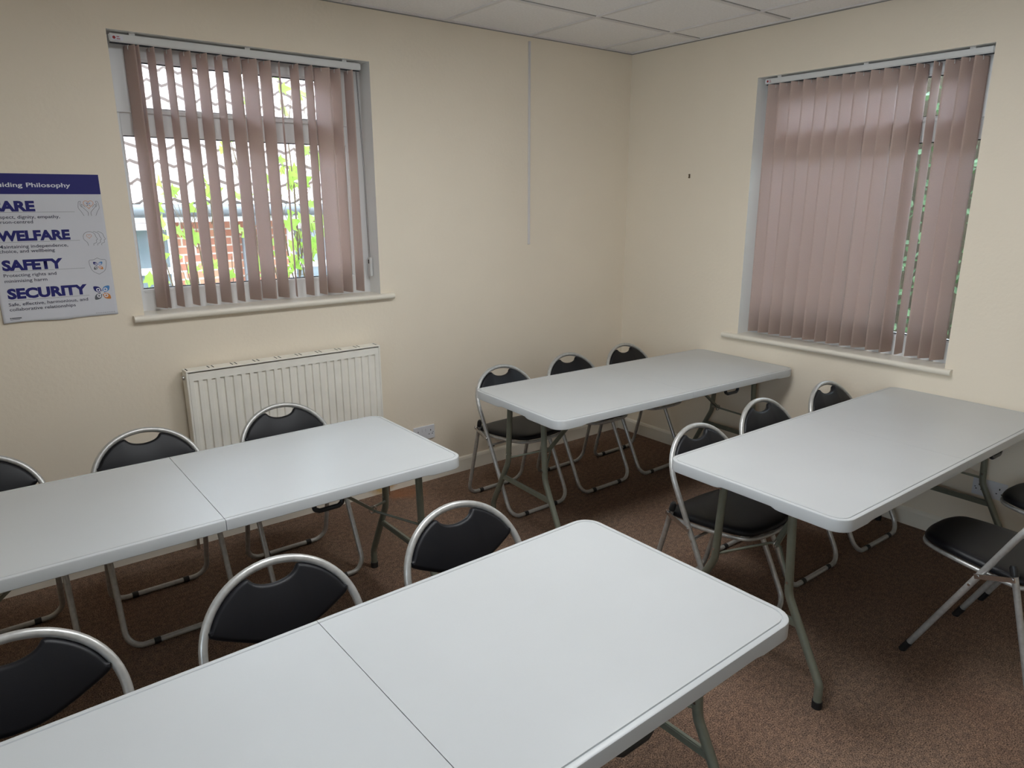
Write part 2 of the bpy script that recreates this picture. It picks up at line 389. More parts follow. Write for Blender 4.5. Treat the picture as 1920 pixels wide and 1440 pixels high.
# ------------------------------------------------------------------ vertical blinds
def make_blind(name, rail, ztop, zbot, slats, depth, label, rz=0, pull=None, sticker=None):
    root = empty(name); root.rotation_euler = (0, 0, rz)
    tag(root, label, 'window blind')
    x0, x1, z0, z1 = rail
    bm = bmesh.new(); box(bm, x0, x1, depth-0.022, depth+0.022, z0, z1, bev=0.004)
    for k in range(3):
        xx = x0+0.09+(x1-x0-0.18)*k/2; box(bm, xx-0.012, xx+0.012, depth-0.02, depth+0.02, z1, z1+0.009)
    finish('headrail', bm, M['rail'], root)
    boxes('rail_track', [(x0+0.004, x1-0.004, depth-0.012, depth+0.006, z0-0.003, z0+0.001)], M['gasket'], root)
    if sticker:
        a, b = sticker; st = boxes('rail_label', [(a, b, depth-0.0232, depth-0.0222, z0+0.006, z1-0.008)], M['white_ink'], root)
        c = bmesh.new(); tube(c, [(a+0.013, depth-0.0238, (z0+z1)/2), (a+0.013, depth-0.0231, (z0+z1)/2)], 0.006, n=14)
        zc = (z0+z1)/2
        for q, (w_, dz) in enumerate([(0.010, 0.004), (0.013, -0.004)]): box(c, a+0.023, a+0.023+w_, depth-0.0237, depth-0.0231, zc+dz-0.0013, zc+dz+0.0013)
        finish('label_print', c, M['red'], st)
    wv = 0.089
    for (x, ang) in slats:
        bm = bmesh.new(); n = 8; V = []
        for zi, z in enumerate([ztop, ztop-0.004]+[ztop-(ztop-zbot)*k/6 for k in range(1, 6)]+[zbot]):
            row = []
            for k in range(n+1):
                u = (k/n-0.5); a = u*wv; c = 0.0025*(1-4*u*u)      # slightly curved vane
                if zi == 0: a *= 0.93
                row.append(bm.verts.new((a, -c, z)))
            V.append(row)
        for A, B in zip(V, V[1:]):
            for k in range(n): bm.faces.new((A[k], A[k+1], B[k+1], B[k]))
        o = finish('slat', bm, M['blind'], root, smooth='all', norm=False)
        md = o.modifiers.new('thickness', 'SOLIDIFY'); md.thickness = 0.0006
        o.location = (x, depth, 0); o.rotation_euler = (0, 0, ang)
        hb = bmesh.new(); tube(hb, [(0, -0.006, ztop-0.018), (0, -0.007, ztop-0.006), (0, -0.001, ztop+0.004), (0, 0, z0)], 0.0018, n=6)
        finish('hanger', hb, M['rail'], o, smooth='all')
    if pull:
        px, py, za, zb = pull
        c = bmesh.new()
        for d in (-0.006, 0.006): tube(c, [(px-0.02, py+d*0.6, z0), (px-0.004, py+d, (z0+za)/2), (px+0.001, py+d, za)], 0.0011, n=5)
        finish('pull_cord', c, M['grey_ink'], root, smooth='all')
        wt = boxes('cord_tensioner', [(px-0.004, px+0.012, py-0.014, py+0.014, zb, za)], M['rail'], root, bev=0.002)
        boxes('tensioner_slot', [(px-0.0052, px-0.003, py-0.005, py+0.005, za-0.034, za-0.012)], M['slot'], wt)
R = math.radians
sl = []
# apparent left/right edges of every slat on the plane y = 0.05, turned into pivot + angle (width 89 mm)
CX, CY = -3.8035, -3.5473
def pivot(a, b, prefer_small, depth, cu, cv, wv=0.089):
    """a, b: seen edges on the pivot plane, cu/cv camera position along / across that plane"""
    mid = (a+b)/2; mm = (mid-cu)/(depth-cv); app = b-a
    best = None
    for i in range(0, 900):
        th = prefer_small*R(i/10); d = wv*abs(cos(th)-mm*sin(th))
        if best is None or abs(d-app) < best[0]: best = (abs(d-app), th)
    return mid, best[1]
obsL = [(-3.095, -3.047), (-3.060, -3.031), (-3.005, -2.971), (-2.934, -2.901), (-2.872, -2.822), (-2.802, -2.751), (-2.723, -2.686), (-2.663, -2.604), (-2.599, -2.526),
        (-2.518, -2.459), (-2.424, -2.415), (-2.368, -2.322), (-2.293, -2.250), (-2.247, -2.158), (-2.158, -2.101), (-2.082, -2.031)]
for i, (a, b) in enumerate(obsL):
    # s = -1: right edge turned toward the room
    mid = (a+b)/2; mm = (mid-CX)/(0.05-CY); app = b-a
    cand = [(abs(0.089*(cos(R(t))+mm*sin(R(t)))-app), t) for t in [k*0.5 for k in range(40, 240)]]
    t = min(cand)[1]
    sl.append((mid, -R(t)))
make_blind('vertical_blind', (-3.148, -1.995, 2.334, 2.367), 2.329, 1.200, sl, 0.05,
           'pink beige vertical blind, slats turned open, in the window above the radiator', 0, pull=(-1.976, 0.085, 1.376, 1.272), sticker=(-3.142, -3.095))
sr = []
edges = [-1.021, -1.091, -1.164, -1.239, -1.316, -1.387, -1.462, -1.531, -1.611, -1.678, -1.757, -1.835]
for i, e in enumerate(edges):
    th = 63+random.uniform(-2.5, 2.5) if i < 11 else 75
    mm_ = (-e-3.5473)/3.8535*-1; sr.append((-e+0.5*0.089*(cos(R(th))+mm_*sin(R(th))), R(th)))
sr += [(1.8575, R(83)), (1.932, R(88)), (2.001, R(62)), (2.065, R(66)), (2.121, R(66))]
make_blind('vertical_blind', (1.012, 2.172, 2.324, 2.353), 2.320, 0.893, sr, 0.05,
           'pink beige vertical blind, slats nearly closed, in the window on the right wall', -pi/2, sticker=(1.018, 1.045))

# ------------------------------------------------------------------ radiator
rad = empty('radiator', (-2.5355, 0, 0)); tag(rad, 'white panel radiator with vertical ribs and top grille under the window', 'radiator')
rw = 0.503
bm = bmesh.new()
zt, zb_, yf = 0.905, 0.32, -0.100
# ribbed front panel: pressed channels
xs = []; nch = 24; pitch = (2*rw-0.044)/nch
cols = [(-rw+0.012, 0)]
for k in range(nch):
    c0 = -rw+0.022+k*pitch
    cols += [(c0+0.008, 0), (c0+0.011, 1), (c0+0.027, 1), (c0+0.030, 0)]
cols += [(rw-0.012, 0)]
rows = [(zt-0.004, 0), (zt-0.040, 0), (zt-0.0425, 1), (zb_+0.0425, 1), (zb_+0.040, 0), (zb_, 0)]
V = [[bm.verts.new((x, yf+(0.0095 if (d and rd) else 0), z)) for x, d in cols] for z, rd in rows]
for A, B in zip(V, V[1:]):
    for k in range(len(cols)-1): bm.faces.new((A[k], A[k+1], B[k+1], B[k]))
box(bm, -rw+0.010, rw-0.010, yf+0.0098, yf+0.016, zb_, zt-0.004)
box(bm, -rw+0.010, -rw+0.0125, yf, yf+0.0068, zb_, zt-0.004); box(bm, rw-0.0125, rw-0.010, yf, yf+0.0068, zb_, zt-0.004)
box(bm, -rw+0.010, rw-0.010, -0.040, -0.030, zb_, zt-0.004)
finish('panel', bm, M['rad'], rad)
boxes('convector_fins', [(-rw+0.02+k*0.02, -rw+0.0215+k*0.02, yf+0.016, -0.041, zb_+0.03, zt-0.03) for k in range(49)], M['rad'], rad)
for sg in (-1, 1):
    a, b = sorted((sg*rw, sg*(rw-0.009)))
    boxes('side_panel', [(a, b, yf-0.001, -0.026, zb_, zt+0.001)], M['rad'], rad, bev=0.0015)
boxes('top_grille', [(-rw, rw, yf-0.001, -0.024, zt+0.0015, zt+0.0085)], M['rad'], rad, bev=0.002)
for k in range(10):
    bm = bmesh.new(); xx = -rw+0.012+(2*rw-0.024)*k/9
    for d in ((-0.010, 0.010) if 0 < k < 9 else (0,)):
        V = [bm.verts.new(p) for p in [(xx+d-0.0028, yf+0.018, zt+0.0089), (xx+d+0.0028, yf+0.018, zt+0.0089), (xx+d+0.0028, -0.036, zt+0.0089), (xx+d-0.0028, -0.036, zt+0.0089)]]
        bm.faces.new(V)
    finish('grille_slot', bm, M['slot'], rad)
bm = bmesh.new(); cyl(bm, (-rw-0.010, -0.062, zt-0.028), (-rw+0.005, -0.062, zt-0.028), 0.011, 12); finish('bleed_valve', bm, M['chrome'], rad, smooth=40)
for sg in (-1, 1):
    bm = bmesh.new(); tube(bm, fillet([(sg*(rw-0.01), -0.062, zb_+0.03), (sg*(rw+0.03), -0.062, zb_+0.03), (sg*(rw+0.03), -0.062, 0.001)], 0.015), 0.0075, n=8)
    finish('pipe', bm, M['chrome'], rad, smooth=50)
    boxes('wall_bracket', [(sg*0.385-0.015, sg*0.385+0.015, -0.031, -0.001, 0.4, 0.8)], M['rad'], rad)

# ------------------------------------------------------------------ wall fittings
bm = bmesh.new()
box(bm, -0.9035, -0.8885, -0.008, 0, 1.410, 2.600, bev=0.001); box(bm, -0.8995, -0.8925, -0.012, -0.008, 1.410, 2.600, bev=0.0008)
tr_ = finish('cable_trunking', bm, M['trunk']); tag(tr_, 'narrow white vertical cable trunking strip on the back wall near the corner', 'cable trunking')
def socket(label, loc, rz, flip=False):
    r = empty('wall_socket', loc, rz); tag(r, label, 'wall socket', 'double wall sockets')
    boxes('face_plate', [(-0.073, 0.073, -0.010, 0, -0.043, 0.043)], M['socket'], r, bev=0.002, smooth=30)
    for sx in (-0.0125, 0.0125):
        boxes('switch', [(sx-0.006, sx+0.006, -0.0135, -0.0102, 0.008, 0.028)], M['socket'], r, bev=0.001)
    for cx_ in (-0.044, 0.044):
        boxes('pin_hole', [(cx_-0.0022, cx_+0.0022, -0.0106, -0.0101, 0.008, 0.017), (cx_-0.0145, cx_-0.0080, -0.0106, -0.0101, -0.0135, -0.0090), (cx_+0.0080, cx_+0.0145, -0.0106, -0.0101, -0.0135, -0.0090)], M['slot'], r)
    for cx_ in (-0.0605, 0.0605):
        b = bmesh.new(); tube(b, [(cx_, -0.0108, -0.002), (cx_, -0.0101, -0.002)], 0.0028, n=10); finish('screw', b, M['grey_ink'], r)
socket('white double wall socket beside the radiator on the back wall', (-1.7165, 0, 0.312), 0)
socket('white double wall socket low on the right wall under a table', (0, -2.466, 0.316), -pi/2)
bm = bmesh.new(); tube(bm, [(0, -0.537, 1.838), (-0.006, -0.537, 1.838)], 0.005, n=10); tube(bm, [(0, -0.537, 1.823), (-0.006, -0.537, 1.823)], 0.0055, n=10); box(bm, -0.003, 0, -0.5415, -0.5325, 1.818, 1.843)
hk = finish('wall_hook', bm, M['brown']); tag(hk, 'tiny brown screw fixing left on the bare right wall', 'wall fixing')

# ------------------------------------------------------------------ poster
PX0, PX1, PZ0, PZ1 = -3.686, -3.266, 1.197, 1.793
def pc(x, z, lift=0.0):
    u = (x-PX0)/(PX1-PX0); v = (PZ1-z)/(PZ1-PZ0)
    y = -0.0012-0.0035*max(0, v-0.55)**2/0.2*(1.0+1.6*(1-u)) - 0.0012*sin(v*pi*3)**2*(0.3+0.7*u) - 0.0008*exp_crease(u, v)
    return (x, y-lift, z)
def exp_crease(u, v): return math.exp(-((v-0.5)/0.012)**2)+math.exp(-((u-0.5)/0.02)**2)
poster = empty('poster', (0, 0, 0)); tag(poster, 'white paper poster with navy heading band and four bold headings on the back wall', 'poster')
bm = bmesh.new(); NX, NZ = 40, 56; V = []
def ztw(u, v):
    x = PX0+(PX1-PX0)*u; z = PZ1-(PZ1-PZ0)*v
    if v == 1: z += 0.003*sin(u*9)*(1 if u < 0.6 else 0.2)
    return x, z
for j in range(NZ+1): V.append([bm.verts.new(pc(*ztw(i/NX, j/NZ))) for i in range(NX+1)])
for A, B in zip(V, V[1:]):
    for k in range(NX): bm.faces.new((A[k], A[k+1], B[k+1], B[k]))
o = finish('paper_sheet', bm, M['paper'], poster, smooth='all', norm=False); md = o.modifiers.new('t', 'SOLIDIFY'); md.thickness = 0.0003; md.offset = 1 if False else -1
def patch(name, x0, x1, z0, z1, m_, lift=0.0004, nx=20, nz=6):
    bm = bmesh.new(); V = [[bm.verts.new(pc(x0+(x1-x0)*i/nx, z1-(z1-z0)*j/nz, lift)) for i in range(nx+1)] for j in range(nz+1)]
    for A, B in zip(V, V[1:]):
        for k in range(nx): bm.faces.new((A[k], A[k+1], B[k+1], B[k]))
    return finish(name, bm, m_, poster, norm=False)
band = patch('heading_band', PX0+0.0005, PX1-0.0005, 1.7125, PZ1-0.0003, M['navy'], 0.0006)
def text(name, body, x0, x1, z, cap, m_, bold=0.0, spacing=1.0, lift=0.0010, parent=None, right=False):
    cu = bpy.data.curves.new('t', 'FONT'); cu.body = body; cu.offset = bold; cu.space_character = spacing; cu.resolution_u = 3
    ob = bpy.data.objects.new('t', cu); COL.objects.link(ob)
    dg = bpy.context.evaluated_depsgraph_get(); dg.update()
    me = bpy.data.meshes.new_from_object(ob.evaluated_get(dg))
    bpy.data.objects.remove(ob); 
    xs_ = [v.co.x for v in me.vertices]; a, b = min(xs_), max(xs_)
    sx = (x1-x0)/(b-a) if x0 is not None else None
    sy = cap/0.729
    if sx is None: sx = sy*0.95; x0 = x1-sx*(b-a)
    for v in me.vertices:
        X = x0+(v.co.x-a)*sx; Z = z+v.co.y*sy; v.co = pc(X, Z, lift)
    me.name = name; me.materials.clear(); me.materials.append(m_)
    me.validate()
    o = bpy.data.objects.new(name, me); COL.objects.link(o); o.parent = parent or poster
    return o
text('heading', 'Guiding', -3.652, -3.541, 1.7405, 0.0175, M['white_ink'], 0.016, lift=0.0012)
text('heading', 'Philosophy', -3.528, -3.374, 1.7405, 0.0175, M['white_ink'], 0.016, lift=0.0012)
text('heading', 'CARE', -3.670, -3.511, 1.647, 0.039, M['navy'], 0.052)
text('caption', 'Respect, dignity, empathy,', -3.657, -3.429, 1.6165, 0.0135, M['ink'], 0.009)
text('caption', 'person-centred', -3.657, -3.526, 1.597, 0.0135, M['ink'], 0.009)
text('heading', 'WELFARE', -3.656, -3.403, 1.530, 0.039, M['navy'], 0.052)
text('caption', 'Maintaining independence,', -3.657, -3.416, 1.4995, 0.0135, M['ink'], 0.009)
text('caption', 'choice, and wellbeing', -3.657, -3.466, 1.481, 0.0135, M['ink'], 0.009)
text('heading', 'SAFETY', -3.657, -3.444, 1.412, 0.040, M['navy'], 0.052)
text('caption', 'Protecting rights and', -3.657, -3.474, 1.3845, 0.0135, M['ink'], 0.009)
text('caption', 'minimising harm', -3.657, -3.510, 1.362, 0.0135, M['ink'], 0.009)
text('heading', 'SECURITY', -3.656, -3.370, 1.297, 0.040, M['navy'], 0.052)
text('caption', 'Safe, effective, harmonious, and', -3.658, -3.374, 1.2665, 0.0135, M['ink'], 0.009)
text('caption', 'collaborative relationships', -3.658, -3.423, 1.246, 0.0135, M['ink'], 0.009)
for zz, xr in ((1.641, -3.373), (1.523, -3.370), (1.406, -3.367), (1.289, -3.366)):
    patch('rule_line', -3.657, xr, zz-0.0005, zz+0.0005, M['grey_ink'], 0.0006, 20, 1)
for k, (a, b) in enumerate([(0, 0.005), (0.006, 0.040)]): patch('print_mark', -3.662+a, -3.662+b, 1.214, 1.219, M['grey_ink'], 0.0006, 4, 1)
patch('print_mark', -3.662, -3.628, 1.2095, 1.2115, M['grey_ink'], 0.0006, 4, 1)
for k in range(9): patch('print_mark', -3.352+k*0.0085, -3.352+k*0.0085+0.0065, 1.2085, 1.2097, M['grey_ink'], 0.0006, 2, 1)
def stroke(bm, pts, w=0.0007, closed=False, lift=0.0008):
    P = [Vector(p) for p in pts]; n = len(P); L_ = []; Rr = []
    for i in range(n):
        if closed: t = (P[(i+1) % n]-P[i-1]).normalized()
        else: t = (P[min(i+1, n-1)]-P[max(i-1, 0)]).normalized()
        q = Vector((-t.y, t.x))*w; L_.append(bm.verts.new(pc(*(P[i]+q), lift))); Rr.append(bm.verts.new(pc(*(P[i]-q), lift)))
    for i in range(n if closed else n-1):
        j = (i+1) % n; bm.faces.new((L_[i], L_[j], Rr[j], Rr[i]))
def fillpoly(bm, pts, lift=0.0008): 
    f = bm.faces.new([bm.verts.new(pc(x, z, lift)) for x, z in pts]); bmesh.ops.triangulate(bm, faces=[f])
def heart(cx_, cz_, s):
    out = []
    for k in range(36):
        t = 2*pi*k/36; out.append((cx_+s*16*sin(t)**3/16, cz_+s*(13*cos(t)-5*cos(2*t)-2*cos(3*t)-cos(4*t))/16))
    return out
def spline(P, per=6):
    out = []
    Q = [P[0]]+list(P)+[P[-1]]
    for i in range(1, len(Q)-2):
        p0, p1, p2, p3 = [Vector(q) for q in Q[i-1:i+3]]
        for j in range(per):
            t = j/per; out.append(tuple(0.5*((2*p1)+(p2-p0)*t+(2*p0-5*p1+4*p2-p3)*t*t+(3*p1-p0-3*p2+p3)*t**3)))
    out.append(tuple(P[-1])); return out
def logo(cx_, cz_, s, parent_name='flower_mark'):
    """four rounded petals, each with a small ring"""
    cols = [((-1, 1), 'navy'), ((1, 1), 'blue_ink'), ((-1, -1), 'grey_ink'), ((1, -1), 'orange_ink')]
    for (a, b), c in cols:
        bm = bmesh.new()
        pet = smooth_loop([(0.10, 0.10), (0.10, 0.55), (0.38, 0.92), (1.0, 1.0), (0.95, 0.42), (0.55, 0.10)], 4)
        fillpoly(bm, [(cx_+a*p[0]*s, cz_+b*p[1]*s*0.95) for p in pet], 0.0009)
        finish(parent_name, bm, M[c], poster)
        bm = bmesh.new()
        stroke(bm, [(cx_+a*s*0.46+0.20*s*cos(t), cz_+b*s*0.44+0.20*s*sin(t)) for t in [2*pi*k/16 for k in range(16)]], 0.07*s, True, 0.0014)
        stroke(bm, [(cx_+a*s*0.06, cz_+b*s*0.06), (cx_+a*s*0.34, cz_+b*s*0.32)], 0.06*s, False, 0.0014)
        finish('petal_ring', bm, M['white_ink'], poster)
# icons: hands holding a heart
hx, hz = -3.3185, 1.655
bm = bmesh.new()
for sg in (-1, 1):
    P = [(0.006, -0.031), (0.005, -0.018), (0.012, -0.008), (0.021, 0.002), (0.027, 0.012), (0.024, 0.016), (0.013, 0.004)]
    stroke(bm, [(hx+sg*x_, hz+z_) for x_, z_ in spline(P)])
    P = [(0.022, -0.031), (0.030, -0.014), (0.039, 0.002), (0.037, 0.020), (0.034, 0.028), (0.028, 0.028), (0.031, 0.014), (0.026, 0.004)]
    stroke(bm, [(hx+sg*x_, hz+z_) for x_, z_ in spline(P)])
finish('hands_icon', bm, M['grey_ink'], poster)
bm = bmesh.new(); stroke(bm, heart(hx, hz+0.017, 0.0185), 0.0008, True); finish('heart_icon', bm, M['orange_ink'], poster)
logo(hx, hz+0.016, 0.0065)
# heads
hx, hz = -3.3165, 1.529
bm = bmesh.new()
full = [(-0.024, -0.030), (-0.027, -0.016), (-0.038, -0.002), (-0.038, 0.014), (-0.027, 0.026), (-0.010, 0.028), (0.004, 0.020), (0.008, 0.008), (0.013, -0.004), (0.008, -0.007), (0.008, -0.016), (0.003, -0.020), (-0.003, -0.022), (-0.004, -0.030)]
stroke(bm, [(hx+x_, hz+z_) for x_, z_ in spline(full)])
for d in (0.015, 0.030):
    P = [(x_+d, z_) for x_, z_ in full[4:]]; P[0] = (P[0][0]+0.012, P[0][1]+0.002); stroke(bm, [(hx+x_, hz+z_) for x_, z_ in spline(P)])
finish('heads_icon', bm, M['grey_ink'], poster)
bm = bmesh.new(); stroke(bm, heart(hx-0.017, hz+0.010, 0.0095), 0.0006, True); finish('heart_icon', bm, M['orange_ink'], poster)
# shield
hx, hz = -3.316, 1.410
bm = bmesh.new(); P = [(0, 0.036), (0.014, 0.029), (0.031, 0.026), (0.031, 0.004), (0.022, -0.020), (0, -0.034)]
stroke(bm, [(hx+x_, hz+z_) for x_, z_ in spline(P)]); stroke(bm, [(hx-x_, hz+z_) for x_, z_ in spline(P)])
finish('shield_icon', bm, M['grey_ink'], poster)
logo(hx, hz+0.003, 0.017)
logo(-3.316, 1.296, 0.030)

# ------------------------------------------------------------------ folding tables
TH = 0.0425
FOLD = 0.0008
def half_outline(L2, Wd, off, n=7):
    """half table outline (x from 0 to L2), dense so the skirt can vary along it"""
    r = 0.058-off*0.9; xm = L2-off; ym = Wd/2-off; P = []
    def seg(a, b, m_):
        for k in range(m_): P.append((a[0]+(b[0]-a[0])*k/m_, a[1]+(b[1]-a[1])*k/m_))
    seg((FOLD, -ym), (xm-r, -ym), 30)
    for k in range(n): a = -pi/2+(pi/2)*k/n; P.append((xm-r+r*cos(a), -ym+r+r*sin(a)))
    seg((xm, -ym+r), (xm, ym-r), 36)
    for k in range(n): a = (pi/2)*k/n; P.append((xm-r+r*cos(a), ym-r+r*sin(a)))
    seg((xm-r, ym), (FOLD, ym), 30)
    seg((FOLD, ym), (FOLD, -ym), 12)
    return P
def sst(a, b, x): t = max(0, min(1, (x-a)/(b-a))); return t*t*(3-2*t)
def make_table(name, L, Wd, label, loc, rz, leg_inset=0.085):
    root = empty(name, loc, rz); tag(root, label, 'table', 'white folding tables')
    L2 = L/2
    base = half_outline(L2, Wd, 0)
    def depth(x, y):
        if x < 0.01: return 0.036
        if x > L2-0.02: return 0.0345+0.008*sst(0.095, 0.125, abs(y))      # cut-out in the end skirt
        return 0.0370+0.0055*sst(L2-0.175, L2-0.14, x)
    dep = [depth(*p) for p in base]
    for sg in (-1, 1):
        bm = bmesh.new()
        rg = []
        for off, dz in [(0.0175, 0), (0.0165, -0.0030), (0.0145, -0.0030), (0.0128, 0), (0.0040, 0), (0.0012, -0.0012), (0, -0.0040)]:
            rg.append([(sg*x, y, TZ+dz) for x, y in half_outline(L2, Wd, off)])
        rg.append([(sg*(x+0), y, TZ-d+0.002) for (x, y), d in zip(base, dep)])
        rg.append([(sg*x, y, TZ-d) for (x, y), d in zip(half_outline(L2, Wd, 0.002), dep)])
        rg.append([(sg*x, y, TZ-d) for (x, y), d in zip(half_outline(L2, Wd, 0.008), dep)])
        rg.append([(sg*x, y, TZ-0.020) for (x, y) in half_outline(L2, Wd, 0.012)])
        rings_mesh(bm, rg)
        finish('tabletop_panel', bm, M['plastic'], root, smooth=30)
        # steel side rails below the panel
        for sy in (-1, 1):
            bm = bmesh.new(); y0 = sy*(Wd/2-0.055)
            a, b = sorted((sg*0.03, sg*(L2-0.05))); box(bm, a, b, y0-0.010, y0+0.010, TZ-0.037, TZ-0.0205, bev=0.002)
            finish('side_rail', bm, M['leg'], root)
        xl = sg*(L2-leg_inset)
        bm = bmesh.new(); tube(bm, [(xl, -Wd/2+0.05, TZ-0.045), (xl, Wd/2-0.05, TZ-0.045)], 0.011, n=10); finish('pivot_bar', bm, M['leg'], root, smooth=40)
        for sy in (-1, 1):
            bm = bmesh.new()
            P = fillet([(xl, sy*0.138, TZ-0.045), (xl, sy*0.155, 0.365), (xl, sy*0.300, 0.085), (xl, sy*0.300, 0.012)], [0, 0.10, 0.05, 0])
            tube(bm, P, 0.0145, n=14); lg = finish('leg', bm, M['leg'], root, smooth=50)
            bm = bmesh.new(); tube(bm, [(xl, sy*0.300, 0.0), (xl, sy*0.300, 0.004), (xl, sy*0.300, 0.026)], 0.0175, n=14); finish('foot_cap', bm, M['black'], lg, smooth=40)
            for zz, yy in ((0.412, 0.153), (0.66, 0.142)):
                bm = bmesh.new(); cyl(bm, (xl-0.0165, sy*yy, zz), (xl+0.0165, sy*yy, zz), 0.005, 8); finish('rivet', bm, M['chrome'], lg, smooth=40)
        bm = bmesh.new(); box(bm, xl-0.008, xl+0.008, -0.205, 0.205, 0.257, 0.283, bev=0.003); finish('crossbar', bm, M['leg'], root)
        jx = sg*(L2-0.225); bm = bmesh.new()
        tube(bm, fillet([(xl, -0.153, 0.388), (jx, -0.018, 0.442), (jx, 0.018, 0.442), (xl, 0.153, 0.388)], 0.02), 0.0055, n=8)
        finish('brace_rod', bm, M['leg'], root, smooth=50)
        sx = sg*(L2-0.52)
        d_ = Vector((sx-jx, 0, TZ-0.045-0.442)); ln = d_.length
        bm = bmesh.new(); box(bm, 0, ln+0.012, -0.011, 0.011, -0.006, 0.006, bev=0.002)
        o = finish('lock_strut', bm, M['leg'], root); o.location = (jx, 0, 0.442)
        o.rotation_euler = (0, -math.atan2(d_.z, abs(d_.x)), 0 if d_.x > 0 else 0)
        if d_.x < 0: o.rotation_euler = (0, math.atan2(d_.z, abs(d_.x)), 0); o.scale = (-1, 1, 1)
        bm = bmesh.new(); tube(bm, [(jx+0.016*cos(t), 0.0, 0.442+0.016*sin(t)) for t in [2*pi*k/14 for k in range(14)]], 0.0028, closed=True, n=6)
        finish('lock_ring', bm, M['chrome'], o.parent, smooth='all')
        bm = bmesh.new(); a, b = sorted((sx-0.02, sx+0.03)); box(bm, a, b, -Wd/2+0.05, Wd/2-0.05, TZ-0.036, TZ-0.024, bev=0.002); finish('cross_rail', bm, M['leg'], root)
    # carrying handle (on the long side facing the room's front)
    hxx = 0.345
    bm = bmesh.new()
    tube(bm, fillet([(hxx-0.055, -Wd/2+0.028, TZ-0.020), (hxx-0.050, -Wd/2+0.024, TZ-0.058), (hxx-0.035, -Wd/2+0.022, TZ-0.066), (hxx+0.035, -Wd/2+0.022, TZ-0.066), (hxx+0.050, -Wd/2+0.024, TZ-0.058), (hxx+0.055, -Wd/2+0.028, TZ-0.020)], 0.012), 0.0085, n=10)
    finish('carry_handle', bm, M['black'], root, smooth=50)
    boxes('centre_latch', [(-0.022, 0.022, -Wd/2+0.025, -Wd/2+0.05, TZ-0.046, TZ-0.018)], M['leg'], root, bev=0.003)
    return root
make_table('folding_table', 1.7936, 0.71, 'white folding table in front of the radiator, cut off by the left edge', (-3.2706, -1.0674, 0), 0.0042)
FOLD = 0.0003
make_table('folding_table', 1.7814, 0.71, 'white folding table in the far corner with three chairs behind it', (-0.9009, -1.0143, 0), -0.0478)
make_table('folding_table', 1.7814, 0.71, 'white folding table against the right wall below the right-hand window', (-0.8941, -2.2839, 0), -0.0180, 0.074)
FOLD = 0.0008
make_table('folding_table', 1.7936, 0.71, 'nearest white folding table, large in the front of the photo', (-3.2606, -2.461, 0), 0.0147)

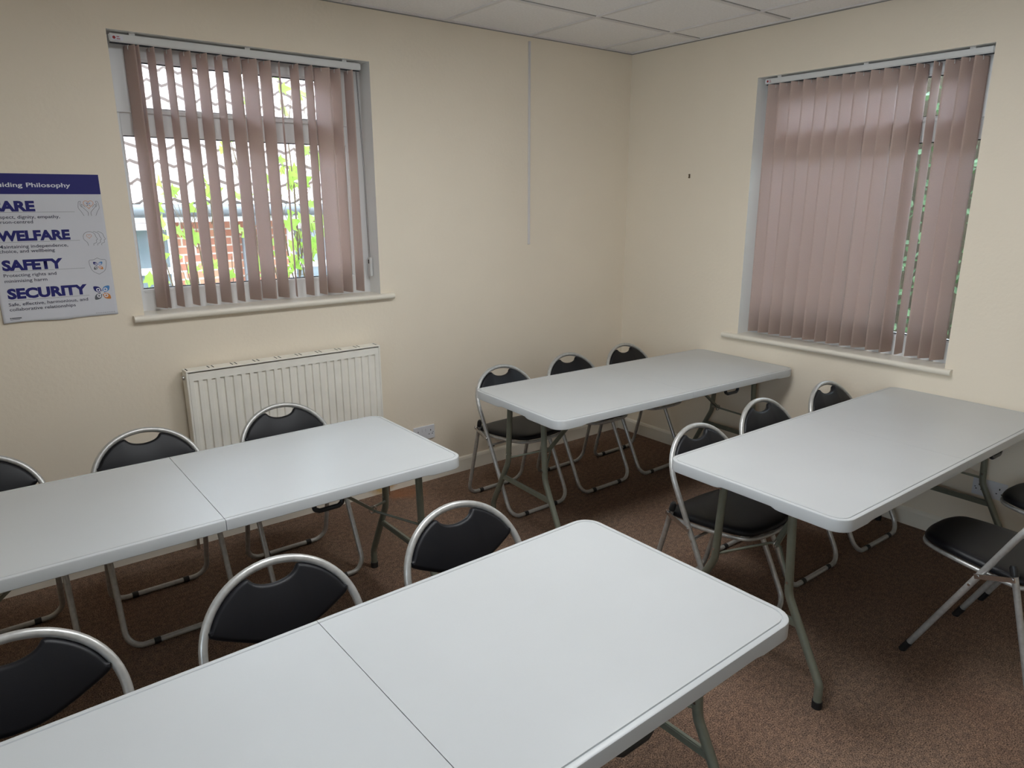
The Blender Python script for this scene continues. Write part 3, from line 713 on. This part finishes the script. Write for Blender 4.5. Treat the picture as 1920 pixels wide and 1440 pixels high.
# ------------------------------------------------------------------ folding chairs
HY0, HK = -0.2204, 0.3897/0.7717
def hp(x, z): return (x, HY0+HK*z, z)
def make_chair(bar=True):
    root = empty('folding_chair')
    w = 0.2078
    # hoop + front legs + front bar: one closed tube
    P = [hp(-w+0.065, 0.0125)]
    P = []
    R0 = 0.062
    P += [hp(w-R0, 0.0125)]
    for k in range(1, 8): a = -pi/2+(pi/2)*k/8; P.append(hp(w-R0+R0*cos(a), 0.0125+R0+R0*sin(a)))
    P += [hp(w, z) for z in (0.075, 0.20, 0.33, 0.46, 0.56)]
    zc, rz_ = 0.575, 0.185
    for k in range(0, 33):
        a = pi*k/32; P.append(hp(w*cos(a), zc+rz_*abs(sin(a))**0.95))
    P += [hp(-w, z) for z in (0.56, 0.46, 0.33, 0.20, 0.075)]
    for k in range(1, 8): a = pi+(pi/2)*k/8; P.append(hp(-w+R0+R0*cos(a), 0.0125+R0+R0*sin(a)))
    P += [hp(-w+R0, 0.0125), hp(0, 0.0125)]
    if not bar:      # separate front feet, no bar between them
        i0 = 8; i1 = len(P)-9-1+1
        P = [hp(w, 0.010)]+P[i0:i1]+[hp(-w, 0.010)]
    bm = bmesh.new(); tube(bm, P, 0.0112, closed=bar, n=12); fr = finish('back_frame', bm, M['tube'], root, smooth='all')
    def ry(z): return 0.2094-0.2594*z
    wr = 0.197; top = 0.475
    def rp(x, z): return (x, ry(z), z)
    Pr = [rp(-wr, top), rp(-wr, 0.075)]
    for k in range(0, 8): a = pi+(pi/2)*k/8; Pr.append(rp(-wr+R0+R0*cos(a), 0.0125+R0+R0*sin(a)))
    Pr += [rp(-wr+R0, 0.0125), rp(0, 0.0125), rp(wr-R0, 0.0125)]
    for k in range(1, 8): a = -pi/2+(pi/2)*k/8; Pr.append(rp(wr-R0+R0*cos(a), 0.0125+R0+R0*sin(a)))
    Pr += [rp(wr, 0.075), rp(wr, top)]
    bm = bmesh.new(); tube(bm, Pr, 0.0108, n=12); rl = finish('rear_leg_frame', bm, M['tube'], root, smooth=60)
    for sg in (-1, 1):
        bm = bmesh.new(); tube(bm, [rp(sg*wr, top-0.016), rp(sg*wr, top+0.012), rp(sg*wr, top+0.020)], lambda t: 0.0128 if t < 0.9 else 0.008, n=12); finish('end_cap', bm, M['black'], rl, smooth=50)
        if not bar:
            bm = bmesh.new(); tube(bm, [hp(sg*w, 0.0), hp(sg*w, 0.045)], 0.0132, n=12); finish('foot_cap', bm, M['black'], fr, smooth=50)
        for nm_, par, yy in ((('floor_pad', fr, HY0+HK*0.0125),) if bar else ())+(('floor_pad', rl, ry(0.0125)),):
            bm = bmesh.new(); tube(bm, [(sg*0.105-0.012, yy, 0.0125), (sg*0.105+0.012, yy, 0.0125)], 0.0128, n=12); finish(nm_, bm, M['black'], par, smooth=50)
        # link strut between hoop and rear leg
        zh, zr = 0.418, 0.452
        a = Vector((sg*(w+0.0125), HY0+HK*zh, zh)); b = Vector((sg*(w+0.0125), ry(zr), zr)); d_ = (b-a); nn = Vector((0, -d_.z, d_.y)).normalized()*0.0085
        bm = bmesh.new(); e = Vector((sg*0.0022, 0, 0)); ext = d_.normalized()*0.010
        V = [[bm.verts.new(q+s_) for q in (a-ext-nn, b+ext-nn, b+ext+nn, a-ext+nn)] for s_ in (-e, e)]
        bm.faces.new(V[0]); bm.faces.new(V[1])
        for k in range(4): bm.faces.new((V[0][k], V[0][(k+1) % 4], V[1][(k+1) % 4], V[1][k]))
        lk = finish('link_strut', bm, M['chrome'], root)
        for q in (a, b):
            bm = bmesh.new(); cyl(bm, q-Vector((sg*0.012, 0, 0)), q+Vector((sg*0.005, 0, 0)), 0.0062, 10); finish('rivet', bm, M['chrome'], lk, smooth=40)
        zz = 0.375; bm = bmesh.new(); cyl(bm, (sg*(w-0.024), HY0+HK*zz, zz), (sg*(w+0.0135), HY0+HK*zz, zz), 0.005, 8)
        finish('pivot_bolt', bm, M['chrome'], fr, smooth=40)
    # seat frame
    def outline(sc, dz=0):
        C = [(-0.176, 0.118), (-0.105, 0.134), (0, 0.138), (0.105, 0.134), (0.176, 0.118), (0.188, 0.060), (0.183, -0.060), (0.165, -0.172), (0.136, -0.232), (0.070, -0.256), (0, -0.260), (-0.070, -0.256), (-0.136, -0.232), (-0.165, -0.172), (-0.183, -0.060), (-0.188, 0.060)]
        return smooth_loop([(x*sc, (y+0.065)*sc-0.065) for x, y in C], 5)
    def sz(y): return 0.425+(-y+0.138)*0.055      # seat rises slightly to the front
    bm = bmesh.new(); tube(bm, [(x, y, sz(y)-0.010) for x, y in outline(0.985)], 0.0082, closed=True, n=8)
    box(bm, -w, w, HY0+HK*0.375-0.004, HY0+HK*0.375+0.004, 0.378, 0.386)
    finish('seat_frame', bm, M['tube'], root, smooth=60)
    O = outline(1.0); bm = bmesh.new()
    rings = []
    for ins, h in [(0.016, 0.001), (0.004, 0.001), (0, 0.008), (0.0, 0.013), (0.005, 0.021), (0.014, 0.0255), (0.030, 0.0285), (0.060, 0.030), (0.11, 0.0305)]:
        if ins <= 0.016: Q = inset2d(O, ins)
        else:
            s_ = 1-ins/0.19; Q = [(x*s_, (y+0.065)*s_-0.065) for x, y in O]
        rings.append([(x, y, sz(y)+h) for x, y in Q])
    rings_mesh(bm, rings); finish('seat', bm, M['vinyl'], root, smooth='all')
    # back pad
    C = []
    def ell(t, g=0.0105): return ((w-g)*cos(t), zc+(rz_-g)*abs(sin(t))**0.95)
    ts = [R(a) for a in (26, 32, 40, 50, 59, 66)]
    right = [(0.1840, 0.640), (0.1865, 0.650)]+[ell(t) for t in ts]
    notch = [(0.066, 0.737), (0.053, 0.724), (0.032, 0.715), (0, 0.711)]
    bot = [(0, 0.579), (0.050, 0.584), (0.100, 0.600), (0.145, 0.618), (0.175, 0.632)]
    pts = bot+right+notch+[(-x, z) for x, z in notch[:-1][::-1]]+[(-x, z) for x, z in right[::-1]]+[(-x, z) for x, z in bot[1:][::-1]]
    O = smooth_loop(pts, 3)
    nrm = Vector((0, 1, -HK)).normalized(); 
    def q(x, z, h): return Vector(hp(x, z))+nrm*h
    bm = bmesh.new()
    rings_mesh(bm, [[q(x, z, h) for x, z in (inset2d(O, ins) if ins else O)] for ins, h in [(0.011, -0.0140), (0.006, -0.0125), (0.002, -0.0085), (0, -0.003), (0, 0.003), (0.002, 0.0085), (0.006, 0.0125), (0.011, 0.0140)]])
    finish('backrest', bm, M['vinyl'], root, smooth=45)
    return root
GA, GB, GC, GD, GE = ('chairs along the radiator wall table', 'chairs behind the far corner table', 'chairs behind the right wall table', 'chairs behind the nearest table', 'chairs at the right edge of the photo')
chairs = [
 (-3.305, -0.560, 0.0, 'black folding chair behind the table, overlapping the left end of the radiator', GA),
 (-2.722, -0.556, 0.0, 'black folding chair right in front of the radiator, behind the table', GA),
 (-3.870, -0.535, 0.01, 'black folding chair cut off by the left edge, below the poster', GA),
 (-1.437, -0.560, 0.009, 'black folding chair at the open left end of the corner table, seat fully in view', GB),
 (-0.915, -0.560, 0.004, 'black folding chair in the middle of three behind the corner table', GB),
 (-0.425, -0.571, 0.028, 'black folding chair closest to the room corner, behind the corner table', GB),
 (-1.460, -1.950, -0.01, 'black folding chair at the left end of the right wall table, seat in view', GC),
 (-0.901, -1.893, -0.011, 'black folding chair in the middle of three behind the right wall table', GC),
 (-0.350, -1.918, -0.021, 'black folding chair nearest the right window, behind the right wall table', GC),
 (-3.272, -1.985, 0.0, 'black folding chair beside the fold of the nearest table, middle of its three', GD),
 (-2.702, -1.990, 0.0, 'black folding chair behind the right half of the nearest table', GD),
 (-3.850, -1.962, 0.0, 'large black folding chair back at the bottom left edge of the photo', GD),
 (-0.962, -2.838, 3.065, 'black folding chair seen from its side at the right edge, seat facing the table', GE),
 (-0.335, -2.890, 3.05, 'black folding chair by the right wall, only its seat tip showing', GE),
]
proto = make_chair(); proto2 = make_chair(False)
for i, (x, y, a, lab, grp) in enumerate(chairs):
    o = proto if i == 0 else proto2 if i == 12 else copy_tree(proto2 if i > 12 else proto)
    o.location = (x, y, 0); o.rotation_euler = (0, 0, a); tag(o, lab, 'chair', grp)

# ------------------------------------------------------------------ added fill light panels (out of view, to brighten the room)
for i, (ix, iy) in enumerate([(2, 2), (4, 2)]):
    cx_ = GX-0.6*ix-0.3; cy_ = GY-0.6*iy-0.3
    r = empty('added_fill_light', (cx_, cy_, H)); tag(r, 'added unseen fill light panel set in the ceiling tile grid', 'fill light', 'added fill light panels')
    bm = bmesh.new(); frame_rect(bm, -0.298, 0.298, -0.298, 0.298, 0.014, -0.006, 0.0, 0.001)
    for v in bm.verts: v.co = Vector((v.co.x, v.co.z, v.co.y))
    finish('fill_frame', bm, M['rail'], r)
    boxes('fill_face', [(-0.284, 0.284, -0.284, 0.284, -0.004, -0.001)], M['fill_panel'], r)

# ------------------------------------------------------------------ outside
struct(boxes('ground', [(-14, 14, 0.31, 16, -0.75, -0.60), (0.31, 9, -12, 0.31, -0.75, -0.60)], M['paving']))
nb = empty('neighbour_building', (0, 3.5, 0)); tag(nb, 'brick outbuilding with pantiled roof seen through the back window', 'building')
bm = bmesh.new(); box(bm, -8, 6, 0, 0.25, -0.6, 1.62); finish('brick_wall', bm, M['brick'], nb)
# pantiled roof
bm = bmesh.new(); tw, rl_ = 0.225, 0.27; sl_ang = R(38); nr = 20; x0_ = -7.0; ncol = 60
V_prev = None
for r_ in range(nr):
    s0 = r_*rl_; s1 = s0+rl_+0.02
    A = []; B = []
    PH = [0, 0.055, 0.19, 0.34, 0.5, 0.66, 0.81, 0.93]
    for k in range(ncol*8+1):
        ph = PH[k % 8]; xx = x0_+(k//8+ph)*tw; wv_ = 0.026*sin(2*pi*ph)+0.010*sin(4*pi*ph)-(0.012 if k % 8 in (0, 1) else 0)
        for s_, l_, hh in ((s0, A, 0.034), (s1, B, 0.0)):
            l_.append(bm.verts.new((xx, -0.28+s_*cos(sl_ang)-(wv_+hh)*sin(sl_ang), 1.66+s_*sin(sl_ang)+(wv_+hh)*cos(sl_ang))))
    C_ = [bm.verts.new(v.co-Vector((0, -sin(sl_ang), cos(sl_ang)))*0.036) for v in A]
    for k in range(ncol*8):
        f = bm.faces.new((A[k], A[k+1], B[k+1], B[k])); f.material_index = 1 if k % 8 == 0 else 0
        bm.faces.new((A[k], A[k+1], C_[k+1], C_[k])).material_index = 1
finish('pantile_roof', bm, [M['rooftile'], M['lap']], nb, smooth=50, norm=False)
boxes('fascia_board', [(-7, 6, -0.26, -0.23, 1.50, 1.64)], M['pale'], nb)
bm = bmesh.new(); tube(bm, [(-7, -0.31, 1.60), (6, -0.31, 1.60)], 0.055, n=12); gt = finish('gutter', bm, M['guttering'], nb, smooth=50)
bm = bmesh.new(); tube(bm, fillet([(-1.58, -0.31, 1.57), (-1.58, -0.31, 1.48), (-1.58, -0.06, 1.36), (-1.58, -0.06, -0.58)], 0.04), 0.035, n=12); finish('downpipe', bm, M['guttering'], nb, smooth=50)
def nwin(x0, x1, z0, z1):
    b = bmesh.new(); frame_rect(b, x0, x1, z0, z1, 0.06, -0.04, 0.02, 0.004); zc_ = z0+(z1-z0)*0.55; box(b, x0+0.05, x1-0.05, -0.035, 0.01, zc_-0.03, zc_+0.03)
    xc = (x0+x1)/2; box(b, xc-0.025, xc+0.025, -0.036, 0.009, z0+0.05, z1-0.05)
    f = finish('window', b, M['pale'], nb); boxes('pane', [(x0+0.05, x1-0.05, -0.012, -0.006, z0+0.05, z1-0.05)], M['dark_glass'], f)
nwin(-3.3, -2.20, 0.55, 1.49); nwin(-1.15, -0.20, 0.55, 1.47)
fn = empty('lattice_fence', (0, 2.6, 0)); tag(fn, 'low grey lattice fence in front of the brick outbuilding', 'fence')
bm = bmesh.new()
for k in range(-2, 12):
    for sg in (-1, 1):
        xa = -2.7+k*0.11; tube(bm, [(xa, sg*0.006, 0.1), (xa+sg*0.75, sg*0.006, 0.95)], 0.006, n=5)
finish('lattice', bm, M['guttering'], fn)
boxes('post', [(-3.5, -3.44, -0.03, 0.03, -0.6, 1.02), (-0.8, -0.74, -0.03, 0.03, -0.6, 1.02)], M['guttering'], fn)
boxes('top_rail', [(-3.5, -0.74, -0.02, 0.02, 0.94, 0.98)], M['pale'], fn)

def leaf_mesh(bm, c, size, nrm, spin, lobes=True):
    nrm = nrm.normalized(); ref = Vector((0, 0, 1)) if abs(nrm.z) < 0.9 else Vector((1, 0, 0))
    u = (ref-nrm*ref.dot(nrm)).normalized(); v = nrm.cross(u)
    uu = cos(spin)*u+sin(spin)*v; vv = -sin(spin)*u+cos(spin)*v
    if lobes: P = [(0, -0.5), (0.18, -0.42), (0.55, -0.40), (0.36, -0.12), (0.72, 0.16), (0.34, 0.18), (0.26, 0.34), (0, 0.85), (-0.26, 0.34), (-0.34, 0.18), (-0.72, 0.16), (-0.36, -0.12), (-0.55, -0.40), (-0.18, -0.42)]
    else: P = [(0, -0.5), (0.28, -0.3), (0.36, 0.0), (0.22, 0.3), (0, 0.62), (-0.22, 0.3), (-0.36, 0.0), (-0.28, -0.3)]
    ctr = bm.verts.new(c); vs = [bm.verts.new(c+size*(uu*a+vv*b)+nrm*size*(0.12*abs(a)-0.10*b*b)) for a, b in P]
    for k in range(len(vs)): bm.faces.new((ctr, vs[k], vs[(k+1) % len(vs)]))
def vine(name, label, base, spots, n_each, size, rnd):
    root = empty(name, base); tag(root, label, 'plant'); spots = [(a, b, c, d*1.15, max(3, int(n*0.62))) for a, b, c, d, n in spots]
    bs = Vector(base); sb = bmesh.new(); lb = bmesh.new()
    for (sx, sy, sz_, spread, n_) in spots:
        tip = Vector((sx, sy, sz_))-bs; mid = tip*0.5+Vector((rnd.uniform(-.1, .1), rnd.uniform(-.05, .05), 0.1))
        tube(sb, [Vector((0, 0, 0)), mid*0.6, mid, tip*0.8+Vector((0.02, 0, 0)), tip], lambda t: 0.009*(1-t)+0.0025, n=6)
        for k in range(n_):
            p = tip+Vector((rnd.gauss(0, spread), rnd.gauss(0, spread*0.9), rnd.gauss(0, spread*1.3)))
            tube(sb, [tip*(0.9), p], 0.0016, n=4)
            leaf_mesh(lb, p, size*rnd.uniform(0.6, 1.15), Vector((rnd.gauss(0, 0.5), -1+rnd.gauss(0, 0.5), rnd.gauss(0.3, 0.5))), rnd.uniform(-0.8, 0.8)+pi)
    finish('stem', sb, M['stem'], root); finish('foliage', lb, M['leaf'], root, norm=False)
rnd = random.Random(5)
vine('sapling', 'bright green broad-leaved sapling outside the left part of the back window', (-2.60, 1.05, -0.6),
     [(-2.70, 1.0, 1.72, 0.07, 10), (-2.86, 1.0, 1.52, 0.05, 6), (-2.62, 1.1, 1.62, 0.06, 7), (-2.72, 1.0, 1.33, 0.08, 10), (-2.58, 1.0, 1.40, 0.05, 5), (-2.50, 1.15, 1.78, 0.05, 5), (-2.76, 1.1, 1.20, 0.06, 6), (-2.45, 1.0, 1.35, 0.05, 4)], 8, 0.075, rnd)
vine('sapling', 'tall bright green vine outside the right part of the back window', (-1.95, 1.10, -0.6),
     [(-2.05, 1.0, 2.34, 0.08, 12), (-1.95, 1.05, 2.15, 0.07, 9), (-1.98, 1.0, 1.88, 0.08, 14), (-2.10, 1.1, 1.78, 0.08, 12), (-2.02, 1.0, 1.62, 0.08, 14), (-1.96, 1.0, 1.40, 0.08, 14), (-2.08, 1.1, 1.28, 0.08, 12), (-2.2, 1.1, 1.55, 0.06, 6), (-1.85, 1.0, 1.5, 0.07, 10), (-2.36, 1.1, 2.05, 0.03, 3), (-2.0, 1.0, 1.18, 0.07, 9)], 8, 0.075, rnd)
# hedge outside the right window
hd = empty('ivy_hedge', (2.5, -1.0, -0.6)); tag(hd, 'dark green leafy hedge filling the view through the right window', 'hedge')
lb = bmesh.new(); sb = bmesh.new(); rnd = random.Random(11)
for k in range(6400):
    y_ = rnd.uniform(-2.6, 2.6); z_ = rnd.uniform(0.0, 3.75); d = abs(rnd.gauss(0, 0.22))+0.10*sin(y_*5+z_*3)
    leaf_mesh(lb, Vector((-0.25+d, y_, z_)), rnd.uniform(0.035, 0.075), Vector((-1+rnd.gauss(0, .5), rnd.gauss(0, .6), rnd.gauss(0.4, .5))), rnd.uniform(0, 6.28), False)
for k in range(46):
    y_ = -2.6+k*0.115; y2 = y_+rnd.uniform(-0.3, 0.3); tube(sb, [(rnd.uniform(0, .3), y_, 0), (rnd.uniform(0, .3), (y_+y2)/2, 1.8), (rnd.uniform(0, .3), y2, 3.6)], 0.010, n=5)
for k in range(120):
    y_ = rnd.uniform(-2.6, 2.6); z_ = rnd.uniform(0.3, 3.2); tube(sb, [(0.2, y_, z_), (-0.1, y_+rnd.uniform(-.3, .3), z_+rnd.uniform(-.1, .2))], 0.004, n=4)
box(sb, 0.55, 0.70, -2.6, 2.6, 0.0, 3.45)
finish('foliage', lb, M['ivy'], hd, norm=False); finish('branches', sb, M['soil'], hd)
